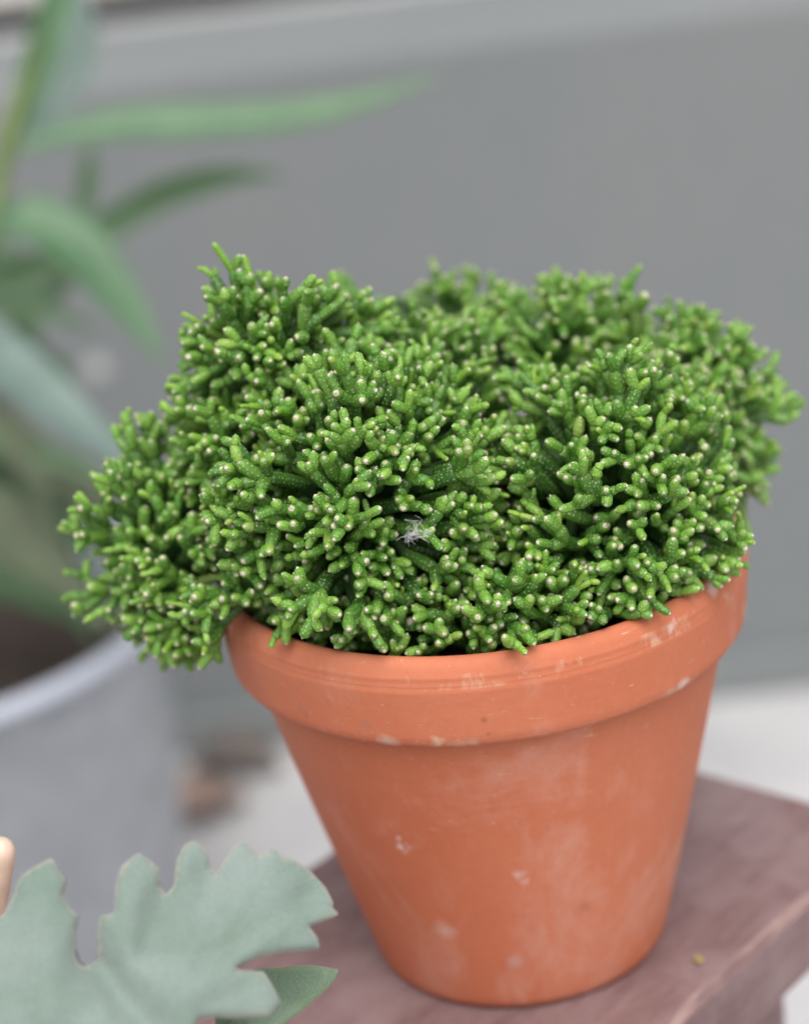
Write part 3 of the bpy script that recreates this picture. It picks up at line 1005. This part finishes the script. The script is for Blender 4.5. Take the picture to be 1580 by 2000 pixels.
basket = empty("wicker_basket", (BAS.x, BAS.y, 0.0005))
tag(basket, "small woven wicker basket behind the felt leaf, at the left edge", "basket")
BRAD, BH, NSP = 0.047, 0.086, 36
V, Fc = [], []
for k in range(NSP):
    a = 2 * math.pi * k / NSP
    tube([Vector((math.cos(a) * BRAD, math.sin(a) * BRAD, z)) for z in (0.0, BH * 0.5, BH)], 0.0012, 6, True, V, Fc)
o = mesh_obj("upright_cane", V, Fc, M["wicker"], basket); tag(o, kind="stuff")
rows = 26
for j in range(rows):
    P = []
    for k in range(NSP * 2 + 1):
        a = 2 * math.pi * k / (NSP * 2)
        r = BRAD + 0.0017 * math.cos(k * math.pi / 1.0 * 0.5 * 2 / 2 * 2 + j * math.pi) * (1 if k % 2 == 0 else 0) * (1 if (k // 2 + j) % 2 == 0 else -1) * (1 if True else 1)
        P.append(Vector((math.cos(a) * r, math.sin(a) * r, 0.003 + j * (BH - 0.006) / rows)))
    V, Fc = tube(P, 0.0019, 6, False)
    mesh_obj("woven_strand", V, Fc, M["wicker"], basket)
P = [Vector((math.cos(2 * math.pi * k / 48) * BRAD, math.sin(2 * math.pi * k / 48) * BRAD, BH)) for k in range(49)]
V, Fc = tube(P, 0.0032, 8, False)
mesh_obj("basket_rim", V, Fc, M["wicker"], basket)
V = [(0, 0, 0.055)] + [(math.cos(2 * math.pi * k / 32) * (BRAD - 0.002), math.sin(2 * math.pi * k / 32) * (BRAD - 0.002), 0.052) for k in range(32)]
mesh_obj("soil", V, [(0, 1 + k, 1 + (k + 1) % 32) for k in range(32)], M["soil"], basket)

# pale wooden stake with a rounded head
pr = [(0.0, 0.1012), (0.0016, 0.1008), (0.0030, 0.0995), (0.0038, 0.0975), (0.0041, 0.0945), (0.0040, 0.085), (0.0038, 0.05), (0.0036, 0.0), (0.0, 0.0)]
V, Fc = lathe(pr, 24, 0.02, 1.0)
stk = mesh_obj("wooden_stake", V, Fc, M["peg"], loc=(-0.152, -0.110, 0.046))
stk.scale = (1, 1, 0.0803 / 0.1012)
stk.rotation_euler = (Vector((-0.1265, -0.1230, 0.1212)) - Vector((-0.152, -0.110, 0.046))).to_track_quat('Z', 'Y').to_euler()
tag(stk, "pale rounded wooden stake at the left edge beside the felt leaf", "stake")

# ------------------------------------------------------------------ zinc bucket with a long-leaved plant
BC = Vector((-0.375, 0.630, GZ))
bucket = empty("zinc_bucket", BC)
BS = 1.25                                # a large bucket, 34 cm tall
tag(bucket, "large grey galvanised zinc bucket standing on the ground behind the pot", "bucket")
ZR = 0.27
def big(p): return [(a * BS, b * BS) for a, b in p]
pr = [(0.0, 0.006), (0.110, 0.006), (0.1105, 0.0), (0.113, 0.0), (0.114, 0.004)]
for i in range(1, 20):
    t_ = i / 19
    r = 0.114 + 0.0225 * t_
    if abs(t_ - 0.72) < 0.03: r += 0.0018
    if abs(t_ - 0.22) < 0.03: r += 0.0018
    pr.append((r, 0.004 + (ZR - 0.014) * t_))
V, Fc = lathe(big(pr), 96)
mesh_obj("body", V, Fc, M["zinc"], bucket)
pr = [(0.1395 + 0.0052 * math.cos(R(-150 + 20 * i)), ZR - 0.004 + 0.0052 * math.sin(R(-150 + 20 * i))) for i in range(17)] + [(0.1335, ZR - 0.012), (0.128, ZR - 0.07)]
V, Fc = lathe(big(pr), 96)
mesh_obj("rolled_rim", V, Fc, M["zincrim"], bucket)
V = [(0, 0, (ZR - 0.035) * BS)] + [(math.cos(2 * math.pi * k / 48) * 0.1312 * BS, math.sin(2 * math.pi * k / 48) * 0.1312 * BS, (ZR - 0.040) * BS) for k in range(48)]
mesh_obj("soil", V, [(0, 1 + k, 1 + (k + 1) % 48) for k in range(48)], M["soil"], bucket)

def long_leaf(P, wid, mat, parent, nrm=(0.1, -0.75, 0.65), fold=0.28, name="leaf", peak=0.45):
    S = spline(P, 22)
    nrm = Vector(nrm).normalized()
    V, Fc, UVv = [], [], []
    K = 7
    for i, p in enumerate(S):
        t = i / 21
        d = (S[min(i + 1, 21)] - S[max(i - 1, 0)]).normalized()
        side = d.cross(nrm).normalized()
        up = side.cross(d).normalized()
        w = wid * 0.5 * max(0.03, (math.sin(math.pi * min(1.0, t ** (math.log(0.5) / math.log(peak)))) ** 0.8))
        for top_ in (1, -1):
            for k in range(K):
                x = (k / (K - 1)) * 2 - 1
                V.append(p + side * (x * w) + up * (abs(x) * w * fold + top_ * 0.00035 * (1 - x * x)))
                UVv.append((k / (K - 1), t))
    for i in range(21):
        for s in (0, 1):
            for k in range(K - 1):
                a = i * 2 * K + s * K + k
                b = a + 2 * K
                f = (a, a + 1, b + 1, b)
                Fc.append(f if s == 0 else tuple(reversed(f)))
        for k in (0, K - 1):
            a = i * 2 * K + k
            Fc.append((a, a + K, a + 3 * K, a + 2 * K))
    o = mesh_obj(name, [v for v in V], Fc, mat, parent)
    uvl = o.data.uv_layers.new(name="leaf_uv")
    for lp in o.data.loops:
        uvl.data[lp.index].uv = UVv[lp.vertex_index]
    return o

ole = empty("long_leaved_shrub", (BC.x, BC.y, ZR * BS + GZ - 0.045))
tag(ole, "long leaved green shrub growing in the zinc bucket, out of focus", "shrub")
EO = Vector((BC.x, BC.y, ZR * BS + GZ - 0.045))
def w2(P): return [Vector(p) - EO for p in P]
V, Fc = tube(spline(w2([(-0.3438, 0.6239, -0.1778), (-0.3275, 0.5989, -0.0553), (-0.2812, 0.5826, 0.0572), (-0.2429, 0.5861, 0.1575), (-0.2204, 0.6072, 0.2093), (-0.1992, 0.6284, 0.2613), (-0.1875, 0.6364, 0.3072)]), 24), [0.0068 - 0.0036 * i / 23 for i in range(24)], 10)
mesh_obj("stem", V, Fc, M["stem"], ole)
V, Fc = tube(spline(w2([(-0.3750, 0.6426, -0.1778), (-0.3562, 0.6114, -0.0553), (-0.3275, 0.5676, 0.0447), (-0.3063, 0.5301, 0.1072)]), 18), [0.0062 - 0.0024 * i / 17 for i in range(18)], 10)
mesh_obj("stem", V, Fc, M["stem"], ole)
LEAVES = [
    ([(-0.2361, 0.5892, 0.1649), (-0.2238, 0.6009, 0.1934), (-0.2100, 0.6125, 0.2217), (-0.1956, 0.6262, 0.2554), (-0.1825, 0.6364, 0.2884)], 0.0213, "leaf", (0.5, -0.85, 0.1)),
    ([(-0.2394, 0.5882, 0.1626), (-0.2049, 0.5920, 0.1688), (-0.1667, 0.5936, 0.1694), (-0.1204, 0.5936, 0.1652), (-0.0737, 0.5945, 0.1632), (-0.0324, 0.5973, 0.1663), (0.0104, 0.6016, 0.1752)], 0.0231, "leaf", (0.05, -0.75, 0.66)),
    ([(-0.2438, 0.6151, 0.0884), (-0.2213, 0.6178, 0.0990), (-0.1894, 0.6230, 0.1094), (-0.1638, 0.6278, 0.1192), (-0.1356, 0.6308, 0.1243), (-0.1141, 0.6319, 0.1252), (-0.0875, 0.6320, 0.1228)], 0.0187, "leafd", (0.15, -0.95, 0.25)),
    ([(-0.2562, 0.5614, 0.1322), (-0.2343, 0.5380, 0.1367), (-0.2151, 0.5362, 0.1304), (-0.1972, 0.5309, 0.1150), (-0.1841, 0.5235, 0.0950), (-0.1723, 0.5168, 0.0766), (-0.1595, 0.5076, 0.0528)], 0.0338, "leaf", (0.45, -0.65, 0.6)),
    ([(-0.3000, 0.5176, 0.1047), (-0.2598, 0.4680, 0.0972), (-0.2376, 0.4618, 0.0794), (-0.2159, 0.4541, 0.0579), (-0.1943, 0.4465, 0.0364), (-0.1673, 0.4394, 0.0134)], 0.0325, "leafb", (0.4, -0.6, 0.7)),
    ([(-0.2338, 0.6551, 0.1469), (-0.2250, 0.6676, 0.1759), (-0.2086, 0.6843, 0.2029), (-0.2076, 0.6935, 0.2297), (-0.2125, 0.7014, 0.2697)], 0.0325, "leafb", (0.2, -0.95, 0.2)),
    ([(-0.2061, 0.6750, 0.1472), (-0.2104, 0.6692, 0.1265), (-0.2144, 0.6636, 0.1124), (-0.2253, 0.6556, 0.0878)], 0.0125, "leafd", (0.2, -0.95, 0.1)),
    ([(-0.3187, 0.5551, -0.0028), (-0.2898, 0.5396, -0.0257), (-0.2656, 0.5317, -0.0481), (-0.2444, 0.5239, -0.0702), (-0.2154, 0.5116, -0.1034)], 0.0375, "leafo", (0.3, -0.75, 0.55)),
    ([(-0.2899, 0.6460, 0.0746), (-0.2644, 0.6480, 0.0774), (-0.2357, 0.6500, 0.0798), (-0.2077, 0.6520, 0.0826)], 0.0250, "leafd", (0.2, -0.9, 0.3)),
    ([(-0.3187, 0.6301, 0.0197), (-0.2923, 0.6185, 0.0045), (-0.2649, 0.6067, -0.0281), (-0.2391, 0.5996, -0.0487), (-0.2005, 0.5935, -0.0697)], 0.0325, "leafo", (0.2, -0.75, 0.6)),
    ([(-0.3500, 0.6239, -0.0866), (-0.3161, 0.6051, -0.0962), (-0.2792, 0.6013, -0.1096), (-0.2491, 0.5962, -0.1252), (-0.2191, 0.5948, -0.1325)], 0.0275, "leafd", (0.1, -0.7, 0.7)),
    ([(-0.3125, 0.5926, 0.0447), (-0.2900, 0.6076, 0.0422), (-0.2600, 0.6226, 0.0322), (-0.2325, 0.6326, 0.0147)], 0.0300, "leafd", (0.2, -0.9, 0.3)),
    ([(-0.3250, 0.6176, -0.0303), (-0.2975, 0.6239, -0.0428), (-0.2687, 0.6326, -0.0678), (-0.2438, 0.6376, -0.0991)], 0.0325, "leafd", (0.2, -0.9, 0.3)),
    ([(-0.2687, 0.5926, 0.1197), (-0.2812, 0.5926, 0.1572), (-0.3063, 0.5926, 0.2072), (-0.3250, 0.5926, 0.2697)], 0.0250, "leaf", (0.1, -0.9, 0.3)),
    ([(-0.3125, 0.5426, 0.0947), (-0.3500, 0.5176, 0.1322), (-0.4000, 0.5051, 0.1447), (-0.4625, 0.5051, 0.1197)], 0.0275, "leaf", (0.0, -0.7, 0.7)),
    ([(-0.2875, 0.5801, 0.0322), (-0.3375, 0.5551, 0.0572), (-0.4125, 0.5426, 0.0572), (-0.4750, 0.5426, 0.0197)], 0.0275, "leafd", (0.0, -0.7, 0.7)),
    ([(-0.289, 0.6169, 0.0824), (-0.2662, 0.6122, 0.0683), (-0.2393, 0.6108, 0.0622), (-0.2074, 0.6059, 0.0469)], 0.0137, "leafd", (0.2, -0.85, 0.45)),
    ([(-0.2949, 0.63, 0.0342), (-0.2618, 0.6366, 0.0478), (-0.2341, 0.6454, 0.0679), (-0.2091, 0.6555, 0.0913)], 0.0125, "leafd", (0.2, -0.85, 0.45)),
    ([(-0.2951, 0.5879, 0.0088), (-0.2669, 0.5809, -0.0117), (-0.2373, 0.5783, -0.021), (-0.2031, 0.5712, -0.0422)], 0.0152, "leafd", (0.2, -0.85, 0.45)),
    ([(-0.3118, 0.6132, -0.0347), (-0.2817, 0.6094, -0.0472), (-0.2526, 0.6022, -0.0684), (-0.2214, 0.5914, -0.0987)], 0.0158, "leafd", (0.2, -0.85, 0.45)),
    ([(-0.2997, 0.5633, -0.0535), (-0.2712, 0.5574, -0.0712), (-0.2498, 0.5482, -0.0967), (-0.2317, 0.538, -0.1246)], 0.0137, "leafd", (0.2, -0.85, 0.45)),
    ([(-0.3196, 0.6027, -0.1158), (-0.286, 0.6082, -0.1048), (-0.2548, 0.6161, -0.0876), (-0.2192, 0.618, -0.0858)], 0.0128, "leafo", (0.2, -0.85, 0.45)),
    ([(-0.2834, 0.5564, 0.0371), (-0.2626, 0.5475, 0.0124), (-0.2485, 0.5365, -0.0169), (-0.2408, 0.5234, -0.051)], 0.0124, "leafo", (0.2, -0.85, 0.45)),
    ([(-0.2963, 0.7113, 0.1047), (-0.2735, 0.7015, 0.0776), (-0.2643, 0.6895, 0.0461), (-0.2655, 0.6752, 0.0097)], 0.0130, "leafd", (0.2, -0.85, 0.45)),
    ([(-0.3115, 0.6423, -0.0701), (-0.2796, 0.6408, -0.077), (-0.2542, 0.6286, -0.1105), (-0.2343, 0.62, -0.1342)], 0.0156, "leafd", (0.2, -0.85, 0.45)),
]
for P, wd, mt, nn in LEAVES:
    long_leaf(w2(P), wd, M[mt], ole, nn)

# ------------------------------------------------------------------ small things
def dry_leaf(p, sz, rz, name, label, mat):
    V, Fc = [], []
    n_ = 12
    for i in range(n_ + 1):
        t = i / n_
        w = sz * 0.33 * math.sin(math.pi * t) ** 0.8 + 0.0006
        for k in range(5):
            x = k / 4 * 2 - 1
            V.append(Vector(((t - 0.5) * sz, x * w, 0.003 + 0.5 * w * x * x + 0.10 * sz * math.sin(t * 3.1) + 0.002 * noise.noise(Vector((t * 5, x * 2, sz * 99))))))
    for i in range(n_):
        for k in range(4):
            a = i * 5 + k
            Fc.append((a, a + 5, a + 6, a + 1))
    o = mesh_obj(name, V, Fc, mat, loc=p)
    sm = o.modifiers.new("thickness", 'SOLIDIFY'); sm.thickness = 0.0008
    o.rotation_euler = (0, 0, rz)
    return o
spots = [((-0.256, 0.930, GZ + .001), 0.090, 0.5, "reddish brown dry leaf on the paving between bucket and pot", M["dry"]),
         ((-0.231, 1.005, GZ + .001), 0.090, -0.3, "dark grey-brown leaf shape lying against the foot of the wall", M["darkleaf"])]
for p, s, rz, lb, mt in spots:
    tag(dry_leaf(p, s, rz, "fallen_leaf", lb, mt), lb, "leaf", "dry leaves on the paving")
bm = bmesh.new()
for k in range(5):
    a = k * 1.256 + 0.3
    rr = 0.0021 * (0.7 + 0.5 * ((k * 37) % 5) / 5)
    bm.verts.new((rr * math.cos(a), rr * math.sin(a), 0.0004 + 0.0006 * (k % 2)))
bm.faces.new(bm.verts)
ext = bmesh.ops.extrude_face_region(bm, geom=list(bm.faces))
for v in [g for g in ext["geom"] if isinstance(g, bmesh.types.BMVert)]: v.co.z += 0.0005
bmesh.ops.recalc_face_normals(bm, faces=list(bm.faces))
pt_ = bm_obj("petal_flake", bm, M["yellow"], loc=(0.0533, -0.0314, 0.0003))
tag(pt_, "tiny yellow petal flake on the bench right of the pot", "petal")
